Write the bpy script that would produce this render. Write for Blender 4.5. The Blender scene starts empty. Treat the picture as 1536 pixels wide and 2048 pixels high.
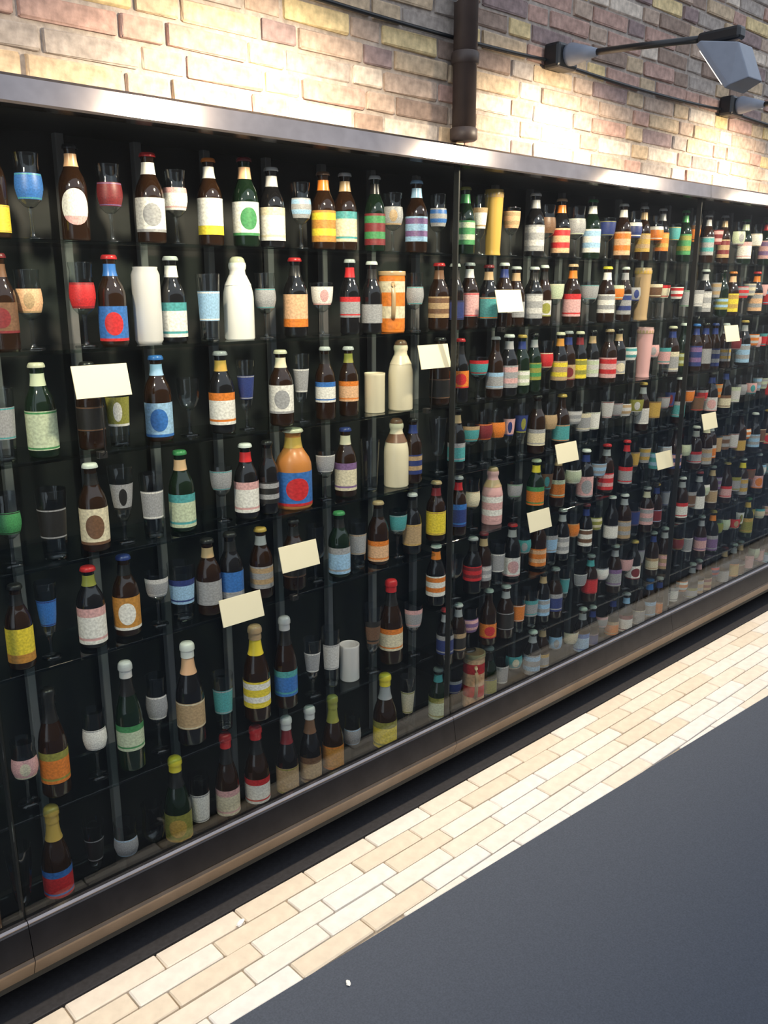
import bpy, bmesh, math, random
from mathutils import Vector, Matrix

random.seed(11)
scene = bpy.context.scene
COL = scene.collection

# ------------------------------------------------------------------ camera
EYE = 1.65
HEADING = math.radians(47.0)      # street runs along +X, the wall is +Y of the eye
PITCH = math.radians(-14.6)
cam_data = bpy.data.cameras.new('camera')
cam_data.sensor_fit = 'VERTICAL'
cam_data.sensor_height = 24.0
cam_data.lens = 24.0 * 1737.0 / 2048.0
cam_data.clip_start = 0.02
cam = bpy.data.objects.new('camera', cam_data)
COL.objects.link(cam)
cam.location = (0, 0, EYE)
fwd = Vector((math.cos(HEADING) * math.cos(PITCH), math.sin(HEADING) * math.cos(PITCH), math.sin(PITCH)))
cam.rotation_euler = fwd.to_track_quat('-Z', 'Y').to_euler()
scene.camera = cam

# ------------------------------------------------------------------ world, exposure
world = bpy.data.worlds.new('overcast_sky')
scene.world = world
world.use_nodes = True
bg = world.node_tree.nodes['Background']
bg.inputs['Color'].default_value = (0.80, 0.88, 1.0, 1)
bg.inputs['Strength'].default_value = 1.25
scene.view_settings.view_transform = 'Standard'
scene.view_settings.look = 'None'
scene.view_settings.exposure = 0.0
scene.view_settings.gamma = 1.0
scene.view_settings.use_curve_mapping = False
LAMP_WATTS = 64.0
LAMP_COLOR = (1.0, 0.82, 0.585)

# ------------------------------------------------------------------ materials
def new_mat(name):
    m = bpy.data.materials.new(name)
    m.use_nodes = True
    nt = m.node_tree
    b = nt.nodes['Principled BSDF']
    return m, nt, b

def simple(name, rgb, rough=0.5, metal=0.0, noise=0.0, nscale=40.0, bump=0.0, coat=0.0):
    m, nt, b = new_mat(name)
    b.inputs['Base Color'].default_value = (*rgb, 1)
    b.inputs['Roughness'].default_value = rough
    b.inputs['Metallic'].default_value = metal
    b.inputs['Coat Weight'].default_value = coat
    if noise or bump:
        tc = nt.nodes.new('ShaderNodeTexCoord')
        tx = nt.nodes.new('ShaderNodeTexNoise')
        tx.inputs['Scale'].default_value = nscale
        tx.inputs['Detail'].default_value = 6
        nt.links.new(tc.outputs['Object'], tx.inputs['Vector'])
        if noise:
            r = nt.nodes.new('ShaderNodeMapRange')
            r.inputs['From Min'].default_value = 0.3
            r.inputs['From Max'].default_value = 0.7
            r.inputs['To Min'].default_value = 1 - noise
            r.inputs['To Max'].default_value = 1 + noise
            v = nt.nodes.new('ShaderNodeHueSaturation')
            v.inputs['Color'].default_value = (*rgb, 1)
            nt.links.new(tx.outputs['Fac'], r.inputs['Value'])
            nt.links.new(r.outputs['Result'], v.inputs['Value'])
            nt.links.new(v.outputs['Color'], b.inputs['Base Color'])
        if bump:
            bp = nt.nodes.new('ShaderNodeBump')
            bp.inputs['Strength'].default_value = bump
            bp.inputs['Distance'].default_value = 0.004
            nt.links.new(tx.outputs['Fac'], bp.inputs['Height'])
            nt.links.new(bp.outputs['Normal'], b.inputs['Normal'])
    return m

def clear_glass(name, tint, gloss_rough=0.02, base=0.04):
    """thin clear glass: looks straight through, mirrors more towards grazing angles"""
    m = bpy.data.materials.new(name)
    m.use_nodes = True
    nt = m.node_tree
    nt.nodes.clear()
    out = nt.nodes.new('ShaderNodeOutputMaterial')
    tr = nt.nodes.new('ShaderNodeBsdfTransparent')
    tr.inputs['Color'].default_value = (*tint, 1)
    gl = nt.nodes.new('ShaderNodeBsdfGlossy')
    gl.inputs['Roughness'].default_value = gloss_rough
    lw = nt.nodes.new('ShaderNodeLayerWeight')
    lw.inputs['Blend'].default_value = 0.5
    pw = nt.nodes.new('ShaderNodeMath'); pw.operation = 'POWER'; pw.inputs[1].default_value = 5.0
    mr = nt.nodes.new('ShaderNodeMapRange')
    mr.inputs['To Min'].default_value = base
    mr.inputs['To Max'].default_value = 1.0
    mx = nt.nodes.new('ShaderNodeMixShader')
    nt.links.new(lw.outputs['Facing'], pw.inputs[0])
    nt.links.new(pw.outputs[0], mr.inputs['Value'])
    nt.links.new(mr.outputs['Result'], mx.inputs['Fac'])
    nt.links.new(tr.outputs[0], mx.inputs[1])
    nt.links.new(gl.outputs[0], mx.inputs[2])
    nt.links.new(mx.outputs[0], out.inputs['Surface'])
    return m

def print_mat(name, pattern):
    """paper label; its two inks come from the object that carries it"""
    m, nt, b = new_mat(name)
    b.inputs['Roughness'].default_value = 0.45
    N, L = nt.nodes, nt.links
    ca = N.new('ShaderNodeAttribute'); ca.attribute_type = 'OBJECT'; ca.attribute_name = 'ink_a'
    cb = N.new('ShaderNodeAttribute'); cb.attribute_type = 'OBJECT'; cb.attribute_name = 'ink_b'
    uv = N.new('ShaderNodeUVMap')
    sp = N.new('ShaderNodeSeparateXYZ')
    L.new(uv.outputs['UV'], sp.inputs[0])
    def math_(op, a, c=None):
        n = N.new('ShaderNodeMath'); n.operation = op
        for i, x in enumerate((a, c)):
            if x is None: continue
            if isinstance(x, (int, float)): n.inputs[i].default_value = x
            else: L.new(x, n.inputs[i])
        return n.outputs[0]
    U, V = sp.outputs['X'], sp.outputs['Y']
    du = math_('MULTIPLY', math_('ABSOLUTE', math_('SUBTRACT', U, 0.5)), 2.0)
    dv = math_('MULTIPLY', math_('ABSOLUTE', math_('SUBTRACT', V, 0.5)), 2.0)
    if pattern == 0:      # thin frame line
        f = math_('MULTIPLY', math_('GREATER_THAN', dv, 0.86), math_('LESS_THAN', dv, 0.95))
    elif pattern == 1:    # band along the top, thin line below
        f = math_('MAXIMUM', math_('GREATER_THAN', V, 0.76),
                  math_('MULTIPLY', math_('GREATER_THAN', V, 0.10), math_('LESS_THAN', V, 0.17)))
    elif pattern == 2:    # round emblem repeated round the bottle
        w = math_('SUBTRACT', U, 0.5)
        e = math_('ADD', math_('POWER', math_('MULTIPLY', w, 6.6), 2.0), math_('POWER', math_('MULTIPLY', dv, 1.5), 2.0))
        f = math_('MAXIMUM', math_('LESS_THAN', e, 1.0), math_('LESS_THAN', V, 0.08))
    elif pattern == 3:    # stripes
        f = math_('GREATER_THAN', math_('FRACT', math_('ADD', math_('MULTIPLY', V, 2.0), 0.15)), 0.55)
    else:                 # band along the foot
        f = math_('LESS_THAN', V, 0.25)
    mix = N.new('ShaderNodeMix'); mix.data_type = 'RGBA'
    L.new(f, mix.inputs['Factor'])
    L.new(ca.outputs['Color'], mix.inputs['A'])
    L.new(cb.outputs['Color'], mix.inputs['B'])
    # faint mottling of the print
    mp = N.new('ShaderNodeMapping'); mp.inputs['Scale'].default_value = (14, 9, 1)
    L.new(uv.outputs['UV'], mp.inputs['Vector'])
    nz = N.new('ShaderNodeTexNoise'); nz.inputs['Scale'].default_value = 1.6; nz.inputs['Detail'].default_value = 3
    L.new(mp.outputs[0], nz.inputs['Vector'])
    mr = N.new('ShaderNodeMapRange')
    mr.inputs['From Min'].default_value = 0.35; mr.inputs['From Max'].default_value = 0.65
    mr.inputs['To Min'].default_value = 0.72; mr.inputs['To Max'].default_value = 1.06
    L.new(nz.outputs['Fac'], mr.inputs['Value'])
    hs = N.new('ShaderNodeHueSaturation')
    L.new(mr.outputs['Result'], hs.inputs['Value'])
    L.new(mix.outputs['Result'], hs.inputs['Color'])
    L.new(hs.outputs['Color'], b.inputs['Base Color'])
    return m

def ink_mat(name, rough, metal=0.0):
    """one plain colour taken from the object (crown caps, foils, glazes)"""
    m, nt, b = new_mat(name)
    a = nt.nodes.new('ShaderNodeAttribute'); a.attribute_type = 'OBJECT'; a.attribute_name = 'ink_a'
    nt.links.new(a.outputs['Color'], b.inputs['Base Color'])
    b.inputs['Roughness'].default_value = rough
    b.inputs['Metallic'].default_value = metal
    return m

PRINT = [print_mat('printed_paper_%d' % i, i) for i in range(5)]
CAP = ink_mat('painted_cap', 0.30)
GLAZE = ink_mat('stoneware_glaze', 0.28)
BROWN_GLASS = simple('brown_bottle_glass', (0.020, 0.009, 0.004), 0.07, coat=0.3)
GREEN_GLASS = simple('green_bottle_glass', (0.006, 0.016, 0.008), 0.07, coat=0.3)
BLACK_GLASS = simple('dark_bottle_glass', (0.008, 0.008, 0.009), 0.07, coat=0.3)
PANE = clear_glass('window_glass', (0.97, 0.985, 0.98), 0.0, 0.03)
SHELF_GLASS = clear_glass('shelf_glass', (0.80, 0.88, 0.86), 0.02, 0.03)
BEER_GLASS = clear_glass('beer_glass', (0.90, 0.93, 0.93), 0.03, 0.07)
STEEL = simple('brushed_steel', (0.25, 0.23, 0.235), 0.17, 0.92, noise=0.12, nscale=18)
DARK_STEEL = simple('dark_frame_steel', (0.085, 0.080, 0.082), 0.30, 1.0, noise=0.1, nscale=20)
LIP_STEEL = simple('tan_lip_steel', (0.27, 0.22, 0.18), 0.42, 1.0, noise=0.1, nscale=20)
GREY_METAL = simple('grey_painted_steel', (0.16, 0.16, 0.17), 0.45, 0.0)
BACK = simple('black_back_board', (0.010, 0.012, 0.012), 0.6)
ADDED_WALL = simple('added_wall_render', (0.20, 0.18, 0.165), 0.9, noise=0.2, nscale=3, bump=0.4)  # for the unseen wall added across the alley
CARD = simple('cream_card', (0.90, 0.83, 0.62), 0.6, noise=0.03, nscale=9)
WIRE = simple('black_wire', (0.02, 0.02, 0.02), 0.4)
LAMP_BLACK = simple('black_lamp_enamel', (0.012, 0.014, 0.017), 0.35)
LAMP_GREY = simple('grey_lamp_housing', (0.20, 0.23, 0.29), 0.38, 0.0, noise=0.05)
PIPE = simple('brown_painted_pipe', (0.060, 0.042, 0.036), 0.5, noise=0.2, nscale=14)
MORTAR = simple('lime_mortar', (0.40, 0.35, 0.31), 0.95, noise=0.25, nscale=60, bump=0.6)
ASPHALT = simple('blue_grey_asphalt', (0.064, 0.078, 0.108), 0.85, noise=0.16, nscale=220, bump=0.25)
SUBSOIL = simple('joint_sand', (0.42, 0.36, 0.29), 0.95, noise=0.2, nscale=90)
CASE_SHADE = simple('painted_case_shade', (0.030, 0.029, 0.033), 0.8, noise=0.2, nscale=80, bump=0.3)  # dark colour stands in for the shade under the case
PLINTH = simple('dark_plinth', (0.018, 0.017, 0.017), 0.8)
PAPER = simple('white_paper_scrap', (0.9, 0.9, 0.88), 0.7)
BRICKS = [simple('brick_' + n, c, 0.88, noise=0.30, nscale=45, bump=0.7) for n, c in (
    ('buff', (0.534, 0.408, 0.274)), ('yellow', (0.684, 0.536, 0.285)), ('beige', (0.459, 0.348, 0.274)),
    ('pinkish', (0.459, 0.296, 0.245)), ('brown', (0.296, 0.215, 0.171)), ('grey_tan', (0.385, 0.334, 0.296)),
    ('pale', (0.622, 0.534, 0.445)), ('plum', (0.282, 0.207, 0.201)))]
PAVERS = [simple('paver_' + n, c, 0.85, noise=0.07, nscale=30, bump=0.3) for n, c in (
    ('cream', (0.78, 0.70, 0.60)), ('pale', (0.79, 0.75, 0.69)), ('sand', (0.73, 0.64, 0.52)), ('white', (0.80, 0.775, 0.745)))]
m, nt, b = new_mat('lit_lamp_lens')
b.inputs['Base Color'].default_value = (0.9, 0.85, 0.75, 1)
b.inputs['Emission Color'].default_value = (1.0, 0.86, 0.66, 1)
b.inputs['Emission Strength'].default_value = 6.0
LENS = m

INK = {  # name: (words, colour)
    'white': ('white', (0.84, 0.84, 0.80)), 'cream': ('cream', (0.74, 0.68, 0.50)), 'yellow': ('yellow', (0.82, 0.66, 0.05)),
    'gold': ('gold', (0.55, 0.36, 0.08)), 'amber': ('amber', (0.55, 0.26, 0.05)), 'orange': ('orange', (0.75, 0.22, 0.03)),
    'peach': ('peach', (0.78, 0.48, 0.28)), 'pink': ('pink', (0.72, 0.42, 0.42)), 'red': ('red', (0.60, 0.03, 0.035)),
    'maroon': ('maroon', (0.20, 0.025, 0.03)), 'purple': ('purple', (0.22, 0.13, 0.30)), 'navy': ('navy', (0.03, 0.05, 0.20)),
    'blue': ('blue', (0.04, 0.17, 0.52)), 'sky': ('light blue', (0.34, 0.56, 0.80)), 'teal': ('teal', (0.08, 0.36, 0.38)),
    'green': ('green', (0.06, 0.28, 0.10)), 'olive': ('olive', (0.30, 0.30, 0.06)), 'palegreen': ('pale green', (0.55, 0.64, 0.46)),
    'tan': ('tan', (0.48, 0.34, 0.19)), 'brown': ('brown', (0.17, 0.09, 0.05)), 'grey': ('grey', (0.36, 0.37, 0.39)),
    'silver': ('silver', (0.62, 0.62, 0.62)), 'black': ('black', (0.018, 0.018, 0.018))}
INK_ORDER = ['white', 'cream', 'yellow', 'gold', 'amber', 'orange', 'peach', 'pink', 'red', 'maroon', 'purple', 'navy', 'blue',
             'sky', 'teal', 'green', 'olive', 'palegreen', 'tan', 'brown', 'grey', 'silver', 'black']
CODE = '0123456789ABCDEFGHIJKLMNOPQRSTUVWXYZ'

# ------------------------------------------------------------------ helpers
def link(o, parent=None):
    COL.objects.link(o)
    if parent is not None:
        o.parent = parent
    return o

def mesh_obj(name, me, mat=None, parent=None, loc=(0, 0, 0), rot=(0, 0, 0), scale=(1, 1, 1), ink=None, ink2=None):
    o = bpy.data.objects.new(name, me)
    link(o, parent)
    o.location, o.rotation_euler, o.scale = loc, rot, scale
    if mat is not None:
        if not me.materials:
            me.materials.append(None)
        o.material_slots[0].link = 'OBJECT'
        o.material_slots[0].material = mat
    if ink is not None:
        o['ink_a'] = list(INK[ink][1])
    if ink2 is not None:
        o['ink_b'] = list(INK[ink2][1])
    return o

def thing(name, label, cat, loc=(0, 0, 0), rot=(0, 0, 0), group=None):
    o = bpy.data.objects.new(name, None)
    o.empty_display_size = 0.02
    link(o)
    o.location, o.rotation_euler = loc, rot
    return tag(o, label, cat, group)

def tag(o, label=None, cat=None, group=None, kind=None):
    if label: o['label'] = label
    if cat: o['category'] = cat
    if group: o['group'] = group
    if kind: o['kind'] = kind
    return o

def mesh_from(name, verts, faces, smooth=False, uvs=None):
    me = bpy.data.meshes.new(name)
    me.from_pydata(verts, [], faces)
    if uvs is not None:
        layer = me.uv_layers.new(name='UVMap')
        for lp in me.loops:
            layer.data[lp.index].uv = uvs[lp.vertex_index]
    if smooth:
        for p in me.polygons: p.use_smooth = True
    me.update()
    return me

def lathe(name, prof, seg=20, close=True, wobble=0.0):
    """prof: (radius, z) list; radius 0 makes a pole"""
    verts, rings, faces = [], [], []
    for k, (r, z) in enumerate(prof):
        if r <= 1e-6:
            rings.append([len(verts)]); verts.append((0, 0, z))
        else:
            ring = []
            for i in range(seg):
                a = 2 * math.pi * i / seg
                rr = r * (1 + (wobble if i % 2 else -wobble))
                ring.append(len(verts)); verts.append((rr * math.cos(a), rr * math.sin(a), z))
            rings.append(ring)
    for A, B in zip(rings, rings[1:]):
        for i in range(seg):
            j = (i + 1) % seg
            if len(A) == 1 and len(B) == 1: continue
            if len(A) == 1: faces.append((A[0], B[j], B[i]))
            elif len(B) == 1: faces.append((A[i], A[j], B[0]))
            else: faces.append((A[i], A[j], B[j], B[i]))
    me = mesh_from(name, verts, faces, smooth=True)
    return me

def shell(name, prof, half_deg, seg=18, grow=1.012, v0=0.0, v1=1.0):
    """part of a lathe surface facing -Y, with UVs: labels and printed emblems"""
    verts, uvs, faces = [], [], []
    n = len(prof)
    for k, (r, z) in enumerate(prof):
        for i in range(seg + 1):
            t = i / seg
            a = math.radians(-90 - half_deg + 2 * half_deg * t)
            verts.append((r * grow * math.cos(a), r * grow * math.sin(a), z))
            uvs.append((t, v0 + (v1 - v0) * k / (n - 1)))
    w = seg + 1
    for k in range(n - 1):
        for i in range(seg):
            faces.append((k * w + i, k * w + i + 1, (k + 1) * w + i + 1, (k + 1) * w + i))
    return mesh_from(name, verts, faces, True, uvs)

def oval_shell(name, half_deg, seg=24, rings=6):
    verts, uvs, faces = [(0, -1.012, 0.5)], [(0.5, 0.5)], []
    for k in range(1, rings + 1):
        q = k / rings
        for i in range(seg):
            a = 2 * math.pi * i / seg
            u, v = q * math.cos(a), q * math.sin(a)
            th = math.radians(-90 + half_deg * u)
            verts.append((1.012 * math.cos(th), 1.012 * math.sin(th), 0.5 + 0.5 * v))
            uvs.append((0.5 + 0.5 * u, 0.5 + 0.5 * v))
    for i in range(seg):
        faces.append((0, 1 + i, 1 + (i + 1) % seg))
    for k in range(rings - 1):
        o1, o2 = 1 + k * seg, 1 + (k + 1) * seg
        for i in range(seg):
            j = (i + 1) % seg
            faces.append((o1 + i, o2 + i, o2 + j, o1 + j))
    return mesh_from(name, verts, faces, True, uvs)

def box_mesh(name, x0, x1, y0, y1, z0, z1, bevel=0.0, jitter=0.0, seg=1):
    bm = bmesh.new()
    v = [bm.verts.new((x, y, z)) for x in (x0, x1) for y in (y0, y1) for z in (z0, z1)]
    for f in ((0, 1, 3, 2), (4, 6, 7, 5), (0, 4, 5, 1), (2, 3, 7, 6), (0, 2, 6, 4), (1, 5, 7, 3)):
        bm.faces.new([v[i] for i in f])
    if bevel:
        bmesh.ops.bevel(bm, geom=list(bm.edges), offset=bevel, segments=seg, affect='EDGES', profile=0.5)
    if jitter:
        for vv in bm.verts:
            vv.co += Vector((random.uniform(-1, 1), random.uniform(-1, 1), random.uniform(-1, 1))) * jitter
    bmesh.ops.recalc_face_normals(bm, faces=bm.faces)
    me = bpy.data.meshes.new(name)
    bm.to_mesh(me); bm.free()
    return me

def extrude_x(name, prof, x0, x1):
    """closed (y, z) outline pushed along X"""
    n = len(prof)
    verts = [(x0, y, z) for y, z in prof] + [(x1, y, z) for y, z in prof]
    faces = [(i, (i + 1) % n, n + (i + 1) % n, n + i) for i in range(n)] + [tuple(range(n))[::-1], tuple(range(n, 2 * n))]
    me = mesh_from(name, verts, faces)
    bm = bmesh.new(); bm.from_mesh(me)
    bmesh.ops.recalc_face_normals(bm, faces=bm.faces)
    bm.to_mesh(me); bm.free()
    return me

def tube_mesh(name, pts, r, seg=10, caps=True):
    verts, faces = [], []
    pts = [Vector(p) for p in pts]
    for k, p in enumerate(pts):
        d = (pts[min(k + 1, len(pts) - 1)] - pts[max(k - 1, 0)]).normalized()
        ref = Vector((0, 0, 1)) if abs(d.z) < 0.9 else Vector((1, 0, 0))
        u = d.cross(ref).normalized(); w = u.cross(d)
        rr = r[k] if isinstance(r, (list, tuple)) else r
        for i in range(seg):
            a = 2 * math.pi * i / seg
            verts.append(tuple(p + (u * math.cos(a) + w * math.sin(a)) * rr))
    for k in range(len(pts) - 1):
        for i in range(seg):
            j = (i + 1) % seg
            faces.append((k * seg + i, k * seg + j, (k + 1) * seg + j, (k + 1) * seg + i))
    if caps:
        faces.append(tuple(range(seg))[::-1]); faces.append(tuple(range((len(pts) - 1) * seg, len(pts) * seg)))
    me = mesh_from(name, verts, faces, True)
    bm = bmesh.new(); bm.from_mesh(me)
    bmesh.ops.recalc_face_normals(bm, faces=bm.faces)
    bm.to_mesh(me); bm.free()
    return me

def loft(name, rects):
    """rects: list of 4-corner rings, joined and capped"""
    verts = [tuple(p) for r in rects for p in r]
    n = len(rects[0])
    faces = []
    for k in range(len(rects) - 1):
        for i in range(n):
            j = (i + 1) % n
            faces.append((k * n + i, k * n + j, (k + 1) * n + j, (k + 1) * n + i))
    faces.append(tuple(range(n))[::-1]); faces.append(tuple(range((len(rects) - 1) * n, len(rects) * n)))
    me = mesh_from(name, verts, faces)
    bm = bmesh.new(); bm.from_mesh(me)
    bmesh.ops.recalc_face_normals(bm, faces=bm.faces)
    bmesh.ops.bevel(bm, geom=list(bm.edges), offset=0.003, segments=2, affect='EDGES', profile=0.5)
    bm.to_mesh(me); bm.free()
    return me

# ------------------------------------------------------------------ the setting
WALL_Y = 1.82          # face of the brickwork
GLASS_Y = 1.80         # display window
BAY_L = [1.745, 1.515, 1.28, 1.04, 0.80, 0.44, 0.125]
BAY_R = [1.745, 1.515, 1.28, 1.055, 0.825, 0.595, 0.365, 0.135]
JOINTS = [-0.879, 0.553, 1.985, 3.417, 4.849, 6.281]
X_LO, X_HI = JOINTS[0], JOINTS[-1]

def kerb_y(x):         # edge between the pavers and the asphalt
    return 1.445 - 0.046 * (x - 0.8)

# asphalt roadway
me = mesh_from('floor', [(-2.5, -3.0, 0.003), (40.0, -3.0, 0.003), (40.0, kerb_y(40.0), 0.003), (-2.5, kerb_y(-2.5), 0.003),
                         (-2.5, -3.0, -0.06), (40.0, -3.0, -0.06), (40.0, kerb_y(40.0), -0.06), (-2.5, kerb_y(-2.5), -0.06)],
               [(0, 1, 2, 3), (7, 6, 5, 4), (0, 4, 5, 1), (1, 5, 6, 2), (2, 6, 7, 3), (3, 7, 4, 0)])
floor = mesh_obj('floor', me, ASPHALT)
tag(floor, 'smooth blue-grey asphalt roadway beside the pale brick pavers', kind='structure')

# strip of long thin pavers, running bond
bed = mesh_obj('floor_paving', mesh_from('floor_paving',
      [(-2.5, kerb_y(-2.5), -0.012), (40.0, kerb_y(40.0), -0.012), (40.0, 2.3, -0.012), (-2.5, 2.3, -0.012),
       (-2.5, kerb_y(-2.5), -0.06), (40.0, kerb_y(40.0), -0.06), (40.0, 2.3, -0.06), (-2.5, 2.3, -0.06)],
      [(0, 1, 2, 3), (7, 6, 5, 4), (0, 4, 5, 1), (1, 5, 6, 2), (2, 6, 7, 3), (3, 7, 4, 0)]), SUBSOIL)
tag(bed, 'strip of cream clay pavers along the foot of the display case', kind='structure')
PL, PW = 0.238, 0.065
paver_meshes = [box_mesh('paver', -PL / 2 + 0.002, PL / 2 - 0.002, -PW / 2 + 0.0018, PW / 2 - 0.0018, -0.05, 0.0, 0.0035, 0.0008) for _ in range(5)]
rest_v, rest_f = [], []
for r in range(-2, 5):
    y = 1.436 + PW * (r + 0.5)
    k0, k1 = (-8, 40)
    for k in range(k0, k1):
        x = k * PL + (PL / 2 if r % 2 else 0) + 0.03 * math.sin(r * 2.3)
        lo = max(y - PW / 2, kerb_y(x) + 0.002)
        if y + PW / 2 - lo < 0.018:
            continue
        mat = random.choices(PAVERS, (4, 2, 5, .5) if r >= 3 else (5, 5, 2, 2) if r >= 1 else (2, 5, .5, 5))[0]
        if not (0.1 < x < 5.2 and y < 1.85):
            if -0.8 < x < 7.5:      # beyond the picture or under the case: same pavers, one mesh
                b0 = len(rest_v)
                for zz in (-0.05, 0.0):
                    for xx, yy in ((x - PL / 2 + .002, lo + .002), (x + PL / 2 - .002, lo + .002), (x + PL / 2 - .002, y + PW / 2 - .002), (x - PL / 2 + .002, y + PW / 2 - .002)):
                        rest_v.append((xx, yy, zz))
                rest_f += [(b0 + 4, b0 + 5, b0 + 6, b0 + 7)] + [(b0 + i, b0 + (i + 1) % 4, b0 + 4 + (i + 1) % 4, b0 + 4 + i) for i in range(4)]
            continue
        if lo > y - PW / 2 + 1e-4:
            me = box_mesh('paver', -PL / 2 + 0.002, PL / 2 - 0.002, lo - y, PW / 2 - 0.0018, -0.05, 0.0, 0.003, 0.0)
            for v in me.vertices:        # cut along the kerb line
                if v.co.y < (lo - y + PW / 2) / 2:
                    v.co.y -= 0.046 * v.co.x
        else:
            me = random.choice(paver_meshes)
        mesh_obj('paver', me, mat, bed, (x, y, random.uniform(-0.0012, 0.0012)), (random.uniform(-.006, .006), random.uniform(-.003, .003), 0))
o = mesh_obj('outer_pavers', mesh_from('outer_pavers', rest_v, rest_f), PAVERS[0], bed)
o['kind'] = 'stuff'

shade_strip = mesh_obj('trim_1', box_mesh('trim_1', -2.5, 40.0, 1.763, 2.25, -0.05, 0.002, 0.002), CASE_SHADE)  # shade under the case, put in as a dark ground strip
tag(shade_strip, 'dark ground strip, coloured to give the shade under the case', kind='structure')

# brick wall above the case
wall = mesh_obj('wall_back', box_mesh('wall_back', X_LO - 0.6, X_HI + 0.6, WALL_Y + 0.006, 2.45, 2.03, 3.7), MORTAR)
tag(wall, 'old brick wall of mixed buff and pink bricks above the case', kind='structure')
CH, HEAD, STR, JT = 0.055, 0.098, 0.200, 0.010
def brick_mesh(L):
    bm = bmesh.new()
    me0 = box_mesh('brick', -L / 2, L / 2, 0, 0.05, 0, CH - JT, 0.004, 0.0016, 2)
    bm.free()
    return me0
heads = [brick_mesh(HEAD) for _ in range(6)]
strs = [brick_mesh(STR) for _ in range(6)]
hv, hf = [], []
n_brick = 0
for c in range(0, 26):
    z = 2.032 + 0.006 + c * CH
    x = X_LO - 0.4 - (0.149 if c % 2 else 0) + random.uniform(-.02, .02)
    k = c
    while x < X_HI + 0.5:
        L = STR if k % 2 else HEAD
        xc = x + L / 2
        ztop = 2.17 + (xc - 0.71) * 0.196 + 0.07
        w8 = (6, 2.6, 5, 5, 2.5, 4, 3.5, 1.2)
        if 0.5 < xc < 4.35 and z < ztop:
            mesh_obj('brick', random.choice(strs if k % 2 else heads), random.choices(BRICKS, w8)[0], wall,
                     (xc, WALL_Y + random.uniform(-0.004, 0.003), z + random.uniform(-.0015, .0015)),
                     (random.uniform(-.02, .02), random.uniform(-.008, .008), random.uniform(-.012, .012)))
            n_brick += 1
        elif -0.5 < xc < 6.2 and z < 3.2:
            b0 = len(hv)
            y0 = WALL_Y + random.uniform(-0.004, 0.003)
            for yy in (y0, y0 + .05):
                for xx, zz in ((x, z), (x + L, z), (x + L, z + CH - JT), (x, z + CH - JT)):
                    hv.append((xx, yy, zz))
            hf += [(b0, b0 + 1, b0 + 2, b0 + 3)] + [(b0 + i, b0 + 4 + i, b0 + 4 + (i + 1) % 4, b0 + (i + 1) % 4) for i in range(4)]
        x += L + JT
        k += 1
o = mesh_obj('outer_brickwork', mesh_from('outer_brickwork', hv, hf), BRICKS[2], wall)
o['kind'] = 'stuff'
print('bricks', n_brick)

# unseen wall added across the alley, keeps bright sky out of the panes
far = mesh_obj('wall_front_added', box_mesh('wall_front_added', -4.0, 40.0, -2.35, -2.1, -0.06, 2.8), ADDED_WALL)
tag(far, 'unseen plain wall added across the alley to darken pane reflections', kind='structure')

# ------------------------------------------------------------------ the display case
case = thing('display_case', 'long glazed display case with steel rails set into the brick wall', 'display case', (X_LO, GLASS_Y, 0.0))
def in_case(name, me, mat, loc=(0, 0, 0)):
    o = mesh_obj(name, me, mat, case)
    o.location = (loc[0] - X_LO, loc[1] - GLASS_Y, loc[2])
    return o
in_case('back_panel', box_mesh('back_panel', X_LO, X_HI, 2.11, 2.13, 0.03, 2.0), BACK)
in_case('case_floor', box_mesh('case_floor', X_LO, X_HI, 1.79, 2.11, 0.085, 0.112), BACK)
in_case('case_ceiling', box_mesh('case_ceiling', X_LO, X_HI, 1.812, 2.11, 1.99, 2.02), BACK)
in_case('plinth', box_mesh('plinth', X_LO + .02, X_HI - .02, 1.93, 2.2, -0.012, 0.085), PLINTH)
in_case('end_panel', box_mesh('end_panel', X_LO - .02, X_LO, 1.79, 2.13, 0.085, 2.03), DARK_STEEL)
in_case('end_panel', box_mesh('end_panel', X_HI, X_HI + .02, 1.79, 2.13, 0.085, 2.03), DARK_STEEL)
TOP = [(1.812, 1.981), (1.778, 1.983), (1.773, 1.987), (1.7775, 2.031), (1.783, 2.037), (1.826, 2.043), (1.826, 1.99)]
BOT = [(1.815, 0.238), (1.790, 0.238), (1.784, 0.230), (1.772, 0.158), (1.815, 0.158)]
LIP = [(1.815, 0.157), (1.770, 0.157), (1.766, 0.150), (1.768, 0.143), (1.784, 0.104), (1.815, 0.100)]
SEAL = [(1.800, 0.232), (1.787, 0.232), (1.785, 0.2385), (1.790, 0.243), (1.800, 0.243)]
for a, b in zip(JOINTS, JOINTS[1:]):
    o = in_case('top_rail', extrude_x('top_rail', TOP, a + .001, b - .001), STEEL)
    in_case('bottom_rail', extrude_x('bottom_rail', BOT, a + .0008, b - .0008), DARK_STEEL)
    in_case('rail_lip', extrude_x('rail_lip', LIP, a + .0008, b - .0008), LIP_STEEL)
    in_case('sill_bead', extrude_x('sill_bead', SEAL, a + .001, b - .001), STEEL)
    in_case('glass_pane', box_mesh('glass_pane', a + .003, b - .003, GLASS_Y, GLASS_Y + .006, 0.238, 1.984), PANE)
for j in JOINTS[1:-1]:
    in_case('mullion', box_mesh('mullion', j - .003, j + .003, 1.808, 1.828, 0.112, 1.99, 0.001), BACK)
for zone, rows, a, b in (('L', BAY_L, -0.05, JOINTS[2] - .004), ('R', BAY_R, JOINTS[2] + .004, 5.9)):
    for z in rows:
        in_case('glass_shelf', box_mesh('glass_shelf', a, b, 1.876, 2.075, z - .008, z, 0.0012), SHELF_GLASS)
x = 0.918 - 0.195 * 5
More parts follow.
